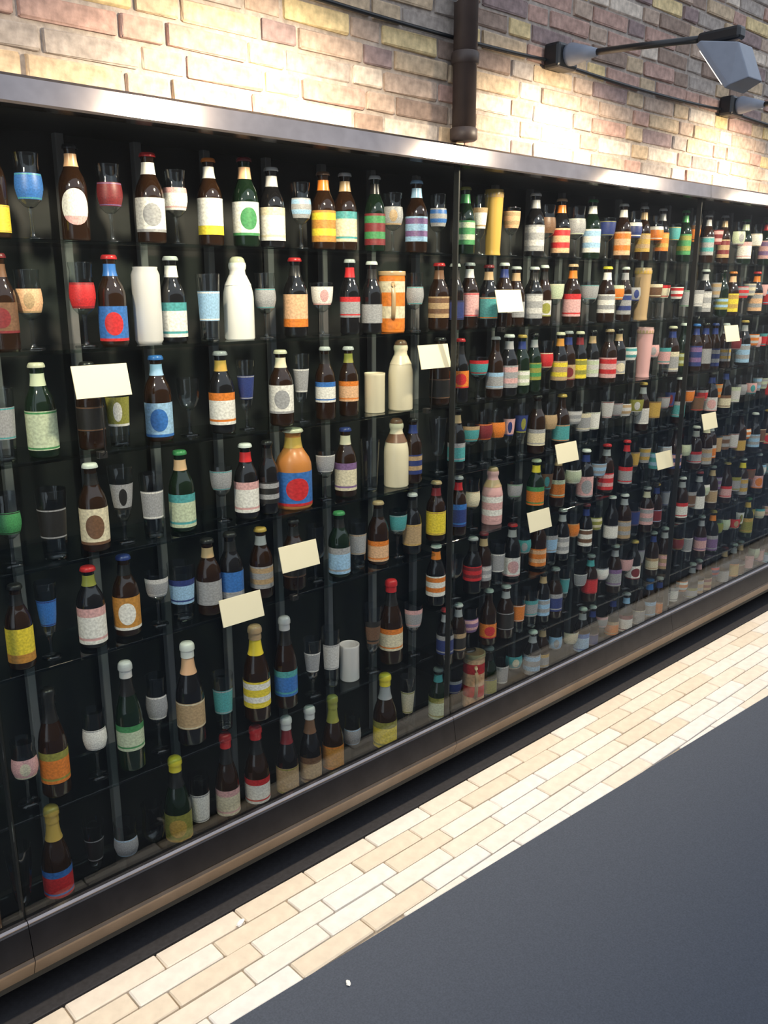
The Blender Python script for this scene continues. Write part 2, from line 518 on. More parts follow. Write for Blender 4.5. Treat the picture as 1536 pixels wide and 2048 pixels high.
up = box_mesh('upright', -.010, .010, -.012, .012, 0.112, 1.99, 0.002)
while x < 5.95:
    o = in_case('upright', up, GREY_METAL, (x, 2.088, 0))
    x += 0.195

# ------------------------------------------------------------------ downpipe, cable, lamps
DPX, DPY = 1.965, 1.778
t = thing('drainpipe', 'dark brown drainpipe running down the brick wall onto the case', 'drainpipe', (DPX, DPY, 2.046))
mesh_obj('pipe', tube_mesh('pipe', [(0, 0, 0), (0, 0, 1.6)], 0.0335, 20), PIPE, t)
for z in (0.0, 0.195, 0.62, 1.2):
    mesh_obj('collar', lathe('collar', [(0.0338, z), (0.039, z + .004), (0.039, z + .030), (0.0338, z + .034)], 20), PIPE, t)
for z in (0.205, 1.21):
    mesh_obj('wall_bracket', box_mesh('wall_bracket', -.012, .012, .030, .045, z, z + .022, 0.002), PIPE, t)

pts = []
for i in range(81):
    x = -0.4 + i * 0.075
    pts.append((x, WALL_Y - 0.012, 2.325 - 0.012 * abs(math.sin((x - 0.11) / 1.15 * math.pi)) ** 0.7))
cable = mesh_obj('cable', tube_mesh('cable', pts, 0.0055, 6), LAMP_BLACK)
tag(cable, 'thin black cable running along the bricks between the wall lamps', 'cable')

def make_lamp(x, label):
    t = thing('wall_lamp', label, 'lamp', (x, WALL_Y, 2.335), group='floodlights on arms above the case')
    mesh_obj('wall_box', box_mesh('wall_box', -.052, .052, -.062, -.004, -.038, .034, 0.010, 0, 2), LAMP_BLACK, t)
    mesh_obj('arm_socket', tube_mesh('arm_socket', [(0, -.060, 0), (0, -.075, 0), (0, -.120, -.004), (0, -.165, -.010)], [.031, .033, .022, .011], 16), LAMP_GREY, t)
    mesh_obj('arm', tube_mesh('arm', [(0, -.10, -.004), (0, -.30, -.018), (0, -.515, -.036)], 0.0095, 10), LAMP_BLACK, t)
    mesh_obj('knuckle', box_mesh('knuckle', -.020, .020, -.615, -.495, -.055, -.022, 0.008, 0, 2), LAMP_BLACK, t)
    h = mesh_obj('housing', loft('housing', [
        [(-.055, -.512, -.060), (.055, -.512, -.060), (.055, -.605, -.181), (-.055, -.605, -.181)],
        [(-.055, -.524, -.052), (.055, -.524, -.052), (.055, -.618, -.174), (-.055, -.618, -.174)],
        [(-.040, -.625, -.070), (.040, -.625, -.070), (.040, -.662, -.160), (-.040, -.662, -.160)]]), LAMP_GREY, t)
    ln = mesh_obj('lens', loft('lens', [
        [(-.047, -.5235, -.0745), (.047, -.5235, -.0745), (.047, -.5945, -.1670), (-.047, -.5945, -.1670)],
        [(-.047, -.5184, -.0687), (.047, -.5184, -.0687), (.047, -.5967, -.1712), (-.047, -.5967, -.1712)]]), LENS, h)
    L = bpy.data.lights.new('lamp_beam', 'SPOT')
    L.energy = LAMP_WATTS
    L.color = LAMP_COLOR
    L.spot_size = math.radians(138)
    L.spot_blend = 0.7
    L.shadow_soft_size = 0.040
    lo = bpy.data.objects.new('lamp_beam', L)
    link(lo, t)
    lo.location = (0, -.515, -.160)
    lo.rotation_euler = Vector((0, .68, -.73)).to_track_quat('-Z', 'Y').to_euler()
for i, x in enumerate((0.11, 1.26, 2.415, 3.545, 4.67)):
    make_lamp(x, ('floodlight on an arm high above the left end of the case',
                  'floodlight on an arm left of the drainpipe, above the picture',
                  'grey floodlight on a long black arm, first right of the drainpipe',
                  'black wall box and arm of the floodlight at the right edge',
                  'floodlight on an arm far along the wall beyond the right edge')[i])

# ------------------------------------------------------------------ bottles, glasses, mugs
ROWS = {
    ('L',0): 'g104,64,80,51,-I0K9 g181,67,80,58,-K0B3 g261,61,80,54,-I0B9 b340,66,30,61,MK2IM g423,68,80,66,-K0B9 b512,61,30,64,EI0BM g610,67,80,56,-I3KK b706,58,-42,54,2302M g776,60,53,50,CE03- o879,60,39,76,0746M g959,60,80,50,9A0-- b1056,66,53,75,0K208 g1125,60,135,50,071-- b1220,61,46,85,02405 b1317,66,42,80,0F269 b1411,66,34,82,011LL g1495,60,121,52,KD3-- b1573,66,23,81,4235J b1662,66,27,80,1E1IL b1772,60,33,92,9F3ML g1850,64,80,55,KI2B3 b1932,66,44,71,DA3DD',
    ('L',1): 'g103,72,80,70,-K3MK g184,67,80,52,MI2K0 g262,65,80,59,BK2I0 b341,58,30,63,JI3K0 g420,65,80,59,-K0IL g506,64,80,68,-M0M3 g603,66,80,66,JI2IK b697,58,90,63,J92J9 g760,60,95,53,6I2-- g877,60,82,50,890-- b943,64,9,78,C82C8 n1035,66,-8,165,LL0-- b1108,65,14,82,0E10L g1200,60,100,62,D00-- s1292,78,54,189,00001 g1382,60,124,52,KE0-- b1479,66,68,86,654M8 g1577,66,22,69,072-- b1671,58,82,57,K818L b1749,61,30,53,KK1M0 m1836,78,59,171,513-- g1935,60,81,68,KE0--',
    ('L',2): 'g101,63,80,54,BM0M3 b175,63,30,69,JI0I0 g250,71,80,58,-M3-M g330,63,80,62,-K0BM g407,68,80,51,JK3M0 g491,65,80,52,-M3I3 g581,64,80,57,-M3M9 g669,60,71,64,KE07- b752,66,50,95,HF0H1 b875,62,87,57,MJ0MM g940,60,-41,59,G02-- b1047,66,12,83,DC2DC g1138,60,80,64,-K2-0 b1229,66,52,82,0513K g1302,60,80,52,BK0-- b1416,66,80,76,0K211 g1487,60,78,55,K00K- b1573,58,50,57,0C1ML b1667,58,44,58,651GL t1766,62,35,98,110-- s1864,76,6,137,1101J',
    ('L',3): 'g101,72,80,53,-K2M9 b178,66,30,66,KM1M9 g253,67,80,66,MM2M0 b330,61,30,69,JM0ML g405,63,80,60,-I0I0 g486,69,80,66,MK3M3 g576,71,80,69,-I3I3 g662,60,175,54,FM0-- g758,70,80,53,MK0M9 b856,66,83,96,1J2M0 g935,73,80,62,KM2M9 g1011,60,42,50,K00-- b1098,66,-21,92,HE16F g1221,60,31,66,KE0-- b1292,66,82,91,07180 b1364,58,30,61,MK3MM O1454,100,-10,113,C8231 g1573,60,28,73,K00-- b1651,66,42,83,1A11B g1748,63,80,62,-M3ML s1851,78,-19,140,110JJ b1927,61,30,63,BI3BM',
    ('L',4): 'g100,67,80,67,EK0MM g175,69,80,57,MI3-9 g251,61,80,65,-I3BL b324,65,30,57,BI1K3 g401,67,80,55,BI2BM b482,59,30,58,MM0M3 g568,61,80,68,JK2MK b654,60,144,114,244MM g723,60,194,57,CB0-- b830,66,9,96,071G8 b927,66,18,87,402MB g1011,60,49,102,KL1-- g1082,73,-52,78,DB1-- b1156,66,30,65,KK3IM b1227,66,78,75,CK4MM b1334,65,30,64,KI3K3 b1442,66,39,72,MJ0MM g1527,64,80,61,-M0IK b1611,66,-4,81,DK1MF g1702,60,-6,77,KI0-- b1780,66,-1,66,651MI g1869,62,-28,65,EK0-- b1935,61,129,71,I30ML',
    ('L',5): 'g105,67,80,51,JK0-K g186,73,80,53,-M2IM g270,68,80,64,EK2-0 g354,72,80,63,JM0BM g444,61,80,57,-I3K9 g540,67,80,69,KM0MM g638,64,59,66,712-- B708,68,263,82,5G1MM g814,62,73,62,0K0-- B901,68,93,69,HF1ML g993,60,53,53,K00-- B1084,76,52,76,I1060 g1191,60,62,69,EK0-- B1294,77,68,80,2032I B1400,68,42,79,CE1ML g1498,66,76,60,K00-- g1586,60,56,62,LK0-- t1655,62,98,87,LL0-- g1745,73,80,54,JM1KK B1843,78,94,75,151M8 g1933,63,29,84,K71--',
    ('L',6): 'g102,71,80,50,-I1B3 g180,66,80,61,BM2MM g256,65,80,57,-K1-L B334,79,30,53,BK3B0 g418,74,80,56,-M1MK B503,71,30,69,JI2ML g593,74,80,54,-M3-3 B682,71,161,74,8C133 g789,66,173,63,MK0-- g866,66,68,65,KD0-- g945,64,80,66,-K2-M B1028,74,51,82,G32M2 g1100,60,40,70,0K0-- B1189,68,83,80,171M8 B1293,74,71,79,081M8 B1394,68,68,85,IG09L B1481,68,75,86,IJ1JL B1572,68,104,79,450GG g1666,60,120,80,KD0-- B1804,80,82,93,2G1K2 g1916,64,123,78,1G0--',
    ('R',0): 'g2040,60,61,76,KC3-- b2151,63,35,72,FH3FG g2223,66,80,50,0I1-9 v2292,60,115,112,3I0-- g2388,60,43,50,6I3-- b2501,66,43,85,KL3KL g2585,73,80,53,JJ3K0 b2668,66,38,88,68356 g2761,74,80,64,KH0B0 b2854,66,47,82,0D30F g2947,66,80,60,BG0B0 b3039,63,64,91,65300 g3121,70,80,55,B01KL b3201,58,45,69,3I3IL g3278,65,80,51,501IK b3354,59,45,71,533KL g3438,60,80,65,E30BL b3522,58,52,83,FG3FF g3622,70,80,66,5J1MM b3721,58,59,76,KE3KL g3804,70,80,60,973KL b3888,58,59,78,I93IL g3987,69,80,52,HK2K9 b4091,66,32,74,071HF g4198,68,80,51,0I0M0 b4302,60,51,83,7A38F g4371,67,80,56,B50BM g4444,61,80,56,513K3 g4514,63,80,54,GD1BK b4586,59,30,60,EJ2M3 g4656,73,80,50,503I3 g4733,62,80,56,7E0KK g4805,72,80,69,1L2KK g4882,66,80,52,JG2-K g4957,61,80,56,EG1K3 b5030,60,30,69,7J3B9 g5103,63,80,69,181K3 g5178,73,80,59,172K0 g5259,70,80,58,HK3B0 b5340,59,30,54,KG3BM g5417,66,80,65,781ML g5500,68,80,57,IE1-0 g5588,72,80,65,7K2KL b5687,63,30,64,731-K',
    ('R',1): 'b2043,66,52,65,IJ3J8 b2117,61,30,59,BM0ML b2191,64,46,74,780LK b2270,64,30,69,E50I9 b2348,62,55,67,KL1B0 b2430,66,30,52,KK0IL b2513,66,35,83,KL3ML b2587,58,30,55,LG2M0 g2663,64,80,64,H10K9 b2742,66,36,80,78156 g2849,73,80,55,KE0-9 b2955,66,39,69,0K302 g3026,63,80,69,5H1I9 b3093,58,51,78,KB3K0 g3158,61,80,69,KB2-L v3227,66,60,148,I30-- g3310,63,80,63,J11IK g3396,73,12,71,181-- g3485,63,80,57,083ML g3567,60,39,75,KF0-- g3653,71,80,60,LK1KM b3743,66,34,88,KL3KL g3827,63,80,65,KI3BM b3920,62,30,51,GD3-M b4014,66,19,92,23365 g4087,68,80,64,8K3K0 g4165,62,80,53,1K3-K b4241,66,21,96,6K358 g4315,69,80,57,771-L g4391,61,80,68,8D1IK g4461,71,80,66,I13MK b4535,62,30,65,I53M0 g4605,71,80,51,000KM b4680,65,30,55,790K0 g4753,70,80,56,I00-M g4828,70,80,66,5E3IM g4903,73,80,66,KL1BM g4980,64,80,66,711IM g5053,64,80,51,032M3 b5127,66,30,52,I13IM g5202,63,80,62,8B0KK g5277,64,80,55,I81MM g5353,62,80,62,JI3KM b5429,60,30,63,E90-3 g5508,72,80,59,K72ML g5595,68,80,54,E11I9 g5690,64,80,69,L12ML',
    ('R',2): 'b2043,66,21,63,MJ0JM b2132,59,59,55,582M8 g2246,66,12,57,E81-- b2317,59,30,55,KD1-K b2387,66,77,76,K73K0 b2468,61,30,52,H03B3 b2544,58,58,61,GF3KM g2608,60,80,61,8H0M3 b2674,60,45,70,I2341 b2744,61,30,56,I92BK b2814,60,36,72,2G391 b2903,58,30,66,LH3IM b2995,66,21,78,783MI b3081,62,30,52,K12IM g3178,62,80,53,0E3-9 v3276,66,-58,182,7I3-- g3349,69,80,60,7K2M9 g3426,61,80,65,7E1KM b3501,66,-35,116,K11B1 b3597,58,30,56,GH3-0 b3689,60,28,89,BA3BC b3785,65,30,66,KK3BM b3880,58,11,80,BK3BB b3967,60,30,58,K33KL g4068,62,80,66,9K0KL b4172,66,-55,87,DK3K3 g4246,66,80,67,5L3K9 g4319,65,80,60,7K0B3 g4393,66,80,62,8E1I3 g4468,62,80,52,880-0 g4538,62,80,56,GL0-9 b4608,63,30,51,L10MM g4679,74,80,69,5G1ML b4756,63,30,56,IH3MK g4828,67,80,54,GI1KK g4902,62,80,69,KB3MK g4974,62,80,63,373B9 b5046,65,30,70,1H3KK g5120,65,80,53,770IM g5196,70,80,66,0I2-0 g5274,60,80,62,K82-M b5349,63,30,51,0D2-9 g5427,65,80,62,KD1K9 b5508,59,30,66,0B3-L g5590,69,80,66,J82-L b5687,62,30,63,783MM',
    ('R',3): 'g2050,73,80,51,-K1ML b2127,59,30,61,EK1IM g2196,67,80,58,EI1BK g2270,69,80,64,950I3 g2344,70,80,65,551-K g2418,60,80,65,7B2-K g2488,69,80,64,BG2K0 b2562,65,30,60,1K1MM g2634,70,80,68,II1I0 b2709,66,30,61,E50-3 g2782,73,80,68,KL3B9 g2858,73,80,51,K11KM g2935,70,80,53,0H0-0 g3010,72,80,54,L90IL g3086,64,80,51,K90K3 g3158,61,80,54,LI3KL g3230,65,80,51,GL2B9 b3304,60,30,66,L00K3 g3375,70,80,54,3J0BK g3452,60,80,65,K90K3 g3525,61,80,67,B92BK b3599,59,30,69,EK1-0 g3668,71,80,70,5D0KK g3743,73,80,65,J80KM g3819,64,80,61,8K1IM b3892,64,30,63,L72BM g3965,72,80,61,5I3I0 b4043,63,30,59,1J1BM g4118,64,80,67,LH1M0 g4196,67,80,57,KK0M0 g4282,61,80,70,7E2IK g4367,62,156,90,KD3-- g4437,63,80,52,HK3IL g4509,72,80,54,892IL g4585,62,80,58,DL3B9 b4656,61,30,64,KJ1M0 g4728,62,80,55,8B3M3 b4800,63,30,58,I53B0 g4873,69,80,68,JI0I3 b4950,59,30,54,IL1BK g5022,61,80,61,DL0K9 g5097,70,80,70,5K0BK g5176,69,80,58,I00I3 b5255,63,30,52,DI3BM g5333,74,80,59,9K0M3 b5418,64,30,53,EB3IK g5500,71,80,66,H51K0 b5589,60,30,54,802KM g5684,69,80,60,IH0KM',
    ('R',4): 'b2043,66,76,79,2309I b2141,58,103,78,BC18K g2229,60,69,90,1I0-- S2339,74,-40,318,703II g2456,60,110,72,KF0-- b2576,66,89,70,5F12H g2649,73,80,51,JE2M9 b2719,58,62,69,5H1IK g2805,72,80,50,H00KK b2895,66,-46,88,7K2B0 g2978,68,80,67,DK3KM b3062,66,9,70,873K8 b3188,58,21,71,K8188 g3261,66,80,62,3B0B0 g3339,72,80,64,K33-9 g3420,66,80,59,ED3IM g3500,70,80,53,KD0MK b3584,62,30,67,B73-M g3669,69,80,51,HH2-9 b3767,64,30,54,K81KL b3864,66,-56,76,KI31K b3937,61,30,61,5L1K3 g4008,65,80,51,II2I3 g4081,74,80,57,JK3-K g4159,63,80,53,L90-3 b4229,65,30,51,3I0-M g4301,72,80,65,503BM b4376,64,30,64,DK3ML g4447,69,80,58,J10KM b4521,62,30,56,I82-3 g4592,68,80,68,D50-3 b4666,65,30,50,871I3 g4740,68,80,59,1G0IL g4814,69,80,67,9K0M3 g4890,60,80,55,LL1-K b4961,64,30,65,J13I0 g5035,73,80,69,IL0-L b5114,64,30,58,HI1I9 g5189,61,80,61,781ML b5264,63,30,58,H73K9 g5341,65,80,62,IH2B0 b5420,65,30,56,D81I3 g5502,70,80,68,DE2-K g5590,66,80,66,DJ0KM g5687,71,80,61,JI3K9',
    ('R',5): 'b2043,66,64,71,05350 g2134,68,80,65,-K2BL b2225,66,101,53,893MK b2294,62,30,55,KL3I9 g2360,60,23,65,K00-- b2453,66,-32,71,072K8 g2536,61,80,65,EK2BK b2620,66,-58,69,563IE g2695,67,80,54,DK1KK b2772,61,30,67,LK3KL g2847,65,80,52,5I0KK b2926,58,30,70,0J3B9 g3006,63,80,56,G13B9 b3099,60,30,54,0K0-L b3193,66,4,77,IK3KL g3289,65,80,60,BJ0B0 b3384,66,165,74,7K31K b3475,59,30,55,9D0B3 g3563,60,171,77,KB0-- b3691,66,-48,70,081KL g3763,63,80,57,JK1ML b3836,66,30,61,000K9 g3911,70,80,70,H01KL b3993,63,30,62,IL0IK g4071,61,146,73,AK3-- b4148,61,30,58,781-3 g4232,70,80,51,KG1-9 b4319,66,117,87,K332K g4393,72,80,53,J80IL b4471,62,30,66,752MK g4540,63,80,64,0D1IM g4611,66,80,55,KE2MK g4684,67,80,68,I10M9 b4757,60,30,54,I72MM g4827,61,80,68,I02M0 g4898,71,80,53,702MK g4975,66,80,54,GD1M9 b5049,64,30,52,K13KM g5123,63,80,64,HE2ML g5197,70,80,64,802KK g5275,72,80,60,J03M0 g5355,63,80,57,EK2B9 g5432,72,80,69,790-K b5515,64,30,56,JL3BL g5598,64,80,65,180B9 g5690,63,80,62,1K2K9',
    ('R',6): 'b2084,60,114,69,BK1K8 b2153,58,30,69,MI1KL g2228,74,118,89,A73-- b2329,63,30,55,582-0 b2427,66,90,67,MK0KL g2503,64,80,62,5L0-L g2581,72,55,77,KE1-- b2657,59,30,67,DK3IM b2729,66,48,72,BK1MK g2797,60,177,68,EK0-- g2921,64,43,74,K00-- b2991,66,154,62,890EK g3075,73,80,63,0B0IL b3159,66,46,73,KA1KL g3232,71,80,55,773BK b3310,65,30,60,092M3 g3384,64,167,75,KA0-- b3486,58,30,54,1I1B0 b3589,66,-28,70,I73KL g3696,62,80,66,9G0-L g3801,60,-39,72,K00-- b3901,60,136,68,7A1KK b4029,66,-52,75,AK153 g4111,63,64,70,GF0-- g4181,72,80,68,HH0BL g4257,67,80,69,8I2K0 g4334,62,80,69,0G2-3 b4411,66,84,79,G313F g4484,68,80,59,G32I9 g4560,63,80,61,1E1IM g4633,68,80,68,7I3IK g4708,65,80,61,K93-K g4783,62,80,56,9I2KM g4853,71,80,51,KJ3-9 g4927,65,80,65,811M3 g4999,65,80,62,BJ0IK g5072,71,80,68,B10-3 b5147,63,30,69,5D3K9 g5220,68,80,59,752KK b5295,62,30,56,7L3I3 g5369,64,80,66,383BM g5445,73,80,67,IE2M3 g5526,72,80,51,9I3K9 b5609,62,30,60,933I3 g5695,65,80,57,D90BM',
    ('R',7): 'b2071,66,58,81,HG1EK g2160,65,80,69,BK1I3 M2257,80,59,212,683-- b2340,64,30,62,GB0MK g2413,60,51,68,K00-- g2503,74,80,60,E12K9 b2596,66,81,82,KD3K0 b2680,61,30,56,K31IM g2762,61,68,73,DK2-- g2851,68,80,61,1H0IL b2942,65,23,80,DC1K0 b3017,60,30,50,BI0BL g3090,60,41,73,K71-- b3178,60,30,61,5I1BM b3269,64,38,76,091DK b3374,59,30,65,K10-M b3480,66,45,69,KD1CC b3553,62,30,59,5E0BK g3629,62,80,56,K00BL g3706,64,49,72,0K1-- g3784,65,80,58,503BL b3868,63,30,51,KG1KL b3951,62,55,69,IK37L b4031,64,30,62,I93-M g4117,70,80,62,B83IL b4215,60,30,57,KK2I9 b4312,66,127,68,350KL b4388,61,30,57,JH0IK g4469,68,80,59,773-K g4553,68,91,81,HK0-- g4628,69,80,53,7B0MK b4705,64,30,59,DE1MK g4779,65,80,58,L91K3 b4851,60,30,53,5B2B3 g4920,68,80,55,7H1ML b4994,59,30,65,JL0BM g5064,64,80,52,7K1KM b5137,59,30,57,D32ML g5208,70,80,56,1E3KK b5285,65,30,68,LJ1KM g5361,60,80,63,B73-0 b5436,62,30,58,9G0MK g5514,62,80,65,GL0IL b5596,61,30,53,LL2M9 g5688,72,80,64,DI3BK',
}

def P(R, H, prof):
    return [(r * R, z * H) for r, z in prof]
STEINIE = [(0, .0), (.88, .0), (1, .03), (1, .50), (.975, .56), (.87, .63), (.66, .70), (.50, .76), (.44, .84), (.43, .92), (.48, .93), (.48, .955), (.42, .965)]
LONG = [(0, .0), (.88, .0), (1, .03), (1, .54), (.97, .59), (.84, .66), (.62, .725), (.48, .78), (.425, .84), (.41, .92), (.46, .93), (.46, .955), (.41, .965)]
TALL = [(0, .01), (.84, .0), (1, .025), (1, .44), (.965, .51), (.84, .59), (.64, .67), (.48, .75), (.40, .86), (.38, .93), (.45, .935), (.45, .955), (.38, .96)]
CROCK = [(0, .0), (.93, .0), (1, .02), (1, .50), (.97, .57), (.86, .66), (.66, .74), (.52, .80), (.50, .84), (.56, .86), (.58, .90), (.54, .93)]
SHAPES = {'steinie': STEINIE, 'long': LONG, 'tall': TALL, 'crock': CROCK}
BOTTLE_ME = {k: lathe('bottle_' + k, v, 24) for k, v in SHAPES.items()}
def neck_prof(shape, a, b, n=4):
    pr = SHAPES[shape]
    out = []
    for i in range(n + 1):
        z = a + (b - a) * i / n
        for (r0, z0), (r1, z1) in zip(pr, pr[1:]):
            if z0 <= z <= z1 and z1 > z0:
                out.append((r0 + (r1 - r0) * (z - z0) / (z1 - z0), z)); break
    return out
NECK_ME = {k: shell('neck_label', neck_prof(k, a, b), 180, 20, 1.03) for k, a, b in (('steinie', .755, .885), ('long', .765, .895), ('tall', .70, .86), ('crock', .66, .78))}
LABEL_ME = shell('label', [(1, 0), (1, .5), (1, 1)], 128, 26, 1.014)
OVAL_ME = oval_shell('oval_label', 62)
CAP_ME = lathe('crown_cap', [(.56, .0), (.57, .012), (.53, .03), (.50, .04), (.44, .048), (0, .05)], 24, wobble=.025)
FOIL_ME = lathe('foil', [(.47, -.10), (.46, -.03), (.53, -.028), (.53, .0), (.50, .022), (.40, .038), (0, .042)], 20)
STOPPER_ME = lathe('stopper', [(.50, .0), (.52, .02), (.46, .06), (.30, .085), (0, .09)], 18)

# glasses: bowl outline (radius of 1 at the widest, z in metres), stem, foot, printed band
def glass_kind(bowl, stem, foot, band):
    return dict(bowl=lathe('bowl', bowl, 24), stem=lathe('stem', stem, 12) if stem else None,
                foot=lathe('foot', foot, 20) if foot else None,
                band=shell('emblem', band, 75, 18, 1.012), top=max(z for r, z in bowl))
def cut(bowl, a, b, n=5):
    out = []
    for i in range(n + 1):
        z = a + (b - a) * i / n
        for (r0, z0), (r1, z1) in zip(bowl, bowl[1:]):
            if z0 <= z <= z1 and z1 > z0:
                out.append((r0 + (r1 - r0) * (z - z0) / (z1 - z0), z)); break
    return out
FOOT = [(0, .006), (.25, .006), (.80, .003), (.82, .0), (0, .0)]
STEM = [(.26, .006), (.16, .014), (.13, .040), (.17, .062), (.24, .070)]
CHAL = [(.0, .066), (.30, .068), (.68, .080), (.90, .100), (.98, .125), (1.0, .150), (.985, .152)]
TULIP = [(.0, .066), (.35, .069), (.78, .083), (.96, .103), (.97, .120), (.86, .145), (.82, .160), (.90, .180), (.885, .181)]
TUMB = [(.0, .008), (.70, .008), (.74, .0), (.76, .004), (.84, .060), (.94, .125), (1.0, .160), (.985, .161)]
FLUTE = [(.0, .052), (.32, .054), (.55, .070), (.72, .110), (.86, .160), (.92, .190), (.90, .191)]
GLASSES = {
    'goblet': glass_kind(CHAL, STEM, FOOT, cut(CHAL, .088, .140)),
    'tulip glass': glass_kind(TULIP, STEM, FOOT, cut(TULIP, .084, .138)),
    'tumbler': glass_kind(TUMB, None, None, cut(TUMB, .050, .120)),
    'flute glass': glass_kind(FLUTE, [(.24, .006), (.15, .014), (.15, .040), (.26, .055)], FOOT, cut(FLUTE, .085, .150)),
}
MUG_ME = lathe('mug_body', [(0, .004), (.92, .0), (1, .02), (1, .92), (1.02, .94), (1.02, 1.0), (.95, 1.0), (.93, .94), (.93, .06), (0, .05)], 28)
MUG_BAND = shell('mug_print', [(1, .06), (1, .5), (1, .90)], 150, 30, 1.01)
MUG_RIM = lathe('mug_rim', [(1.0, .93), (1.05, .935), (1.06, .975), (1.03, 1.005), (.94, 1.005)], 28)
VASE_ME = lathe('flute_body', [(0, .0), (.80, .0), (.86, .015), (.80, .05), (.80, .10), (.86, .35), (.96, .72), (1.0, .88), (1.05, .90), (1.05, .955), (.98, .96), (.98, 1.0), (.90, 1.0), (.88, .9), (0, .2)], 32, wobble=.02)
CAN_ME = lathe('can_body', [(0, .015), (.78, .0), (.84, .0), (1, .05), (1, .90), (.86, .97), (.88, 1.0), (.82, 1.0), (.80, .985), (0, .985)], 28)
def handle_mesh(R, z0, z1, out):
    pts = []
    for i in range(9):
        a = math.pi * i / 8
        pts.append((-R * 0.97 - out * math.sin(a), 0, (z0 + z1) / 2 - (z1 - z0) / 2 * math.cos(a)))
    return tube_mesh('handle', pts, 0.0065, 8)

ORD = ['first', 'second', 'third', 'fourth', 'fifth', 'sixth', 'seventh', 'eighth', 'ninth', 'tenth', 'eleventh', 'twelfth', 'thirteenth',
       'fourteenth', 'fifteenth', 'sixteenth', 'seventeenth', 'eighteenth', 'nineteenth', 'twentieth', 'twenty-first', 'twenty-second',
       'twenty-third', 'twenty-fourth', 'twenty-fifth', 'twenty-sixth', 'twenty-seventh', 'twenty-eighth', 'twenty-ninth', 'thirtieth',
       'thirty-first', 'thirty-second', 'thirty-third', 'thirty-fourth', 'thirty-fifth', 'thirty-sixth', 'thirty-seventh', 'thirty-eighth', 'thirty-ninth', 'fortieth']
def shelf_words(zone, row):
    n = len(BAY_L if zone == 'L' else BAY_R)
    s = 'top' if row == 0 else 'bottom' if row == n - 1 else ORD[row]
    return '%s shelf, %s bay' % (s, 'left' if zone == 'L' else 'right')
def c_(ch):
    return None if ch == '-' else INK_ORDER[CODE.index(ch)]
def W(n):
    return INK[n][0]
def picture_x(x, y, z):      # where the photograph's own frame ends, for the counting words of the labels
    v = Vector((x, y, z - EYE))
    right = Vector((math.sin(HEADING), -math.cos(HEADING), 0))
    return 768 + 1737 * v.dot(right) / v.dot(fwd)
rng = random.Random(5)
GROUP = {'bottle': 'bottles on the glass shelves', 'glass': 'beer glasses on the glass shelves', 'mug': 'mugs and stoneware on the shelves'}

def put_bottle(zone, row, kind, X, d, off, lh, A, B, pat, neck, cap, z0, clear, where):
    R = d / 2
    if kind == 'B':
        shape, H = 'tall', min(clear, rng.uniform(.278, .296))
    elif kind == 'O':
        shape, H = 'steinie', min(clear, .228); R = .051
    elif kind in 'sS':
        shape, H = 'crock', min(clear - .012, .214 if kind == 's' else .222)
    else:
        shape = rng.choice(('steinie', 'steinie', 'long')); H = min(clear, rng.uniform(.200, .214))
    y = 1.93 + (rng.uniform(-.008, .014) if R < .045 else .004)
    rz = math.radians(-18 - 5 * min(X, 4) + rng.uniform(-10, 10))
    if kind in 'sS':
        label = '%s stoneware bottle with %s stopper, %s' % (W(A), W(cap), where)
    elif kind == 'O':
        label = 'large copper bottle with %s and %s label, %s' % (W(A), W(B), where)
    elif kind == 'o':
        label = 'dark bottle with oval %s label, %s' % (W(A), where)
    else:
        label = '%s-capped dark bottle with %s label, %s' % (W(cap).replace(' ', '-'), W(A), where)
    t = thing('beer_bottle', label, 'bottle', (X, y, z0), (0, 0, rz), GROUP['bottle'])
    if kind in 'sS':
        mesh_obj('body', BOTTLE_ME[shape], GLAZE, t, scale=(R, R, H), ink=A)
        if kind == 'S':
            o = mesh_obj('printed_band', LABEL_ME, PRINT[3], t, (0, 0, .015), scale=(R, R, H * .46), ink=A, ink2=B)
        mesh_obj('collar', NECK_ME[shape], GLAZE, t, scale=(R, R, H), ink=neck or A)
        mesh_obj('stopper', STOPPER_ME, GLAZE, t, (0, 0, H * .915), scale=(R, R, H), ink=cap)
        return
    if kind == 'O':
        mesh_obj('body', BOTTLE_ME[shape], COPPER, t, scale=(R, R, H))
    else:
        g = GREEN_GLASS if 'green' in (A, B, cap) or A in ('olive', 'palegreen') else rng.choice((BROWN_GLASS, BROWN_GLASS, BLACK_GLASS))
        mesh_obj('body', BOTTLE_ME[shape], g, t, scale=(R, R, H))
    body_top = H * {'steinie': .50, 'long': .54, 'tall': .44}[shape]
    lh = min(lh, body_top - .018)
    lz = min(max(off, .012), body_top - lh)
    if A:
        if kind == 'o':
            mesh_obj('label', OVAL_ME, PRINT[4], t, (0, 0, lz), scale=(R, R, lh), ink=A, ink2=B)
        else:
            mesh_obj('label', LABEL_ME, PRINT[pat], t, (0, 0, lz), scale=(R, R, lh), ink=A, ink2=B)
    if neck:
        mesh_obj('neck_label', NECK_ME[shape], CAP, t, scale=(R, R, H), ink=neck)
    if cap:
        if shape == 'tall':
            mesh_obj('foil', FOIL_ME, CAP, t, (0, 0, H * .958), scale=(R, R, H), ink=cap)
        else:
            mesh_obj('crown_cap', CAP_ME, CAP, t, (0, 0, H * .945), scale=(R, R, H), ink=cap)

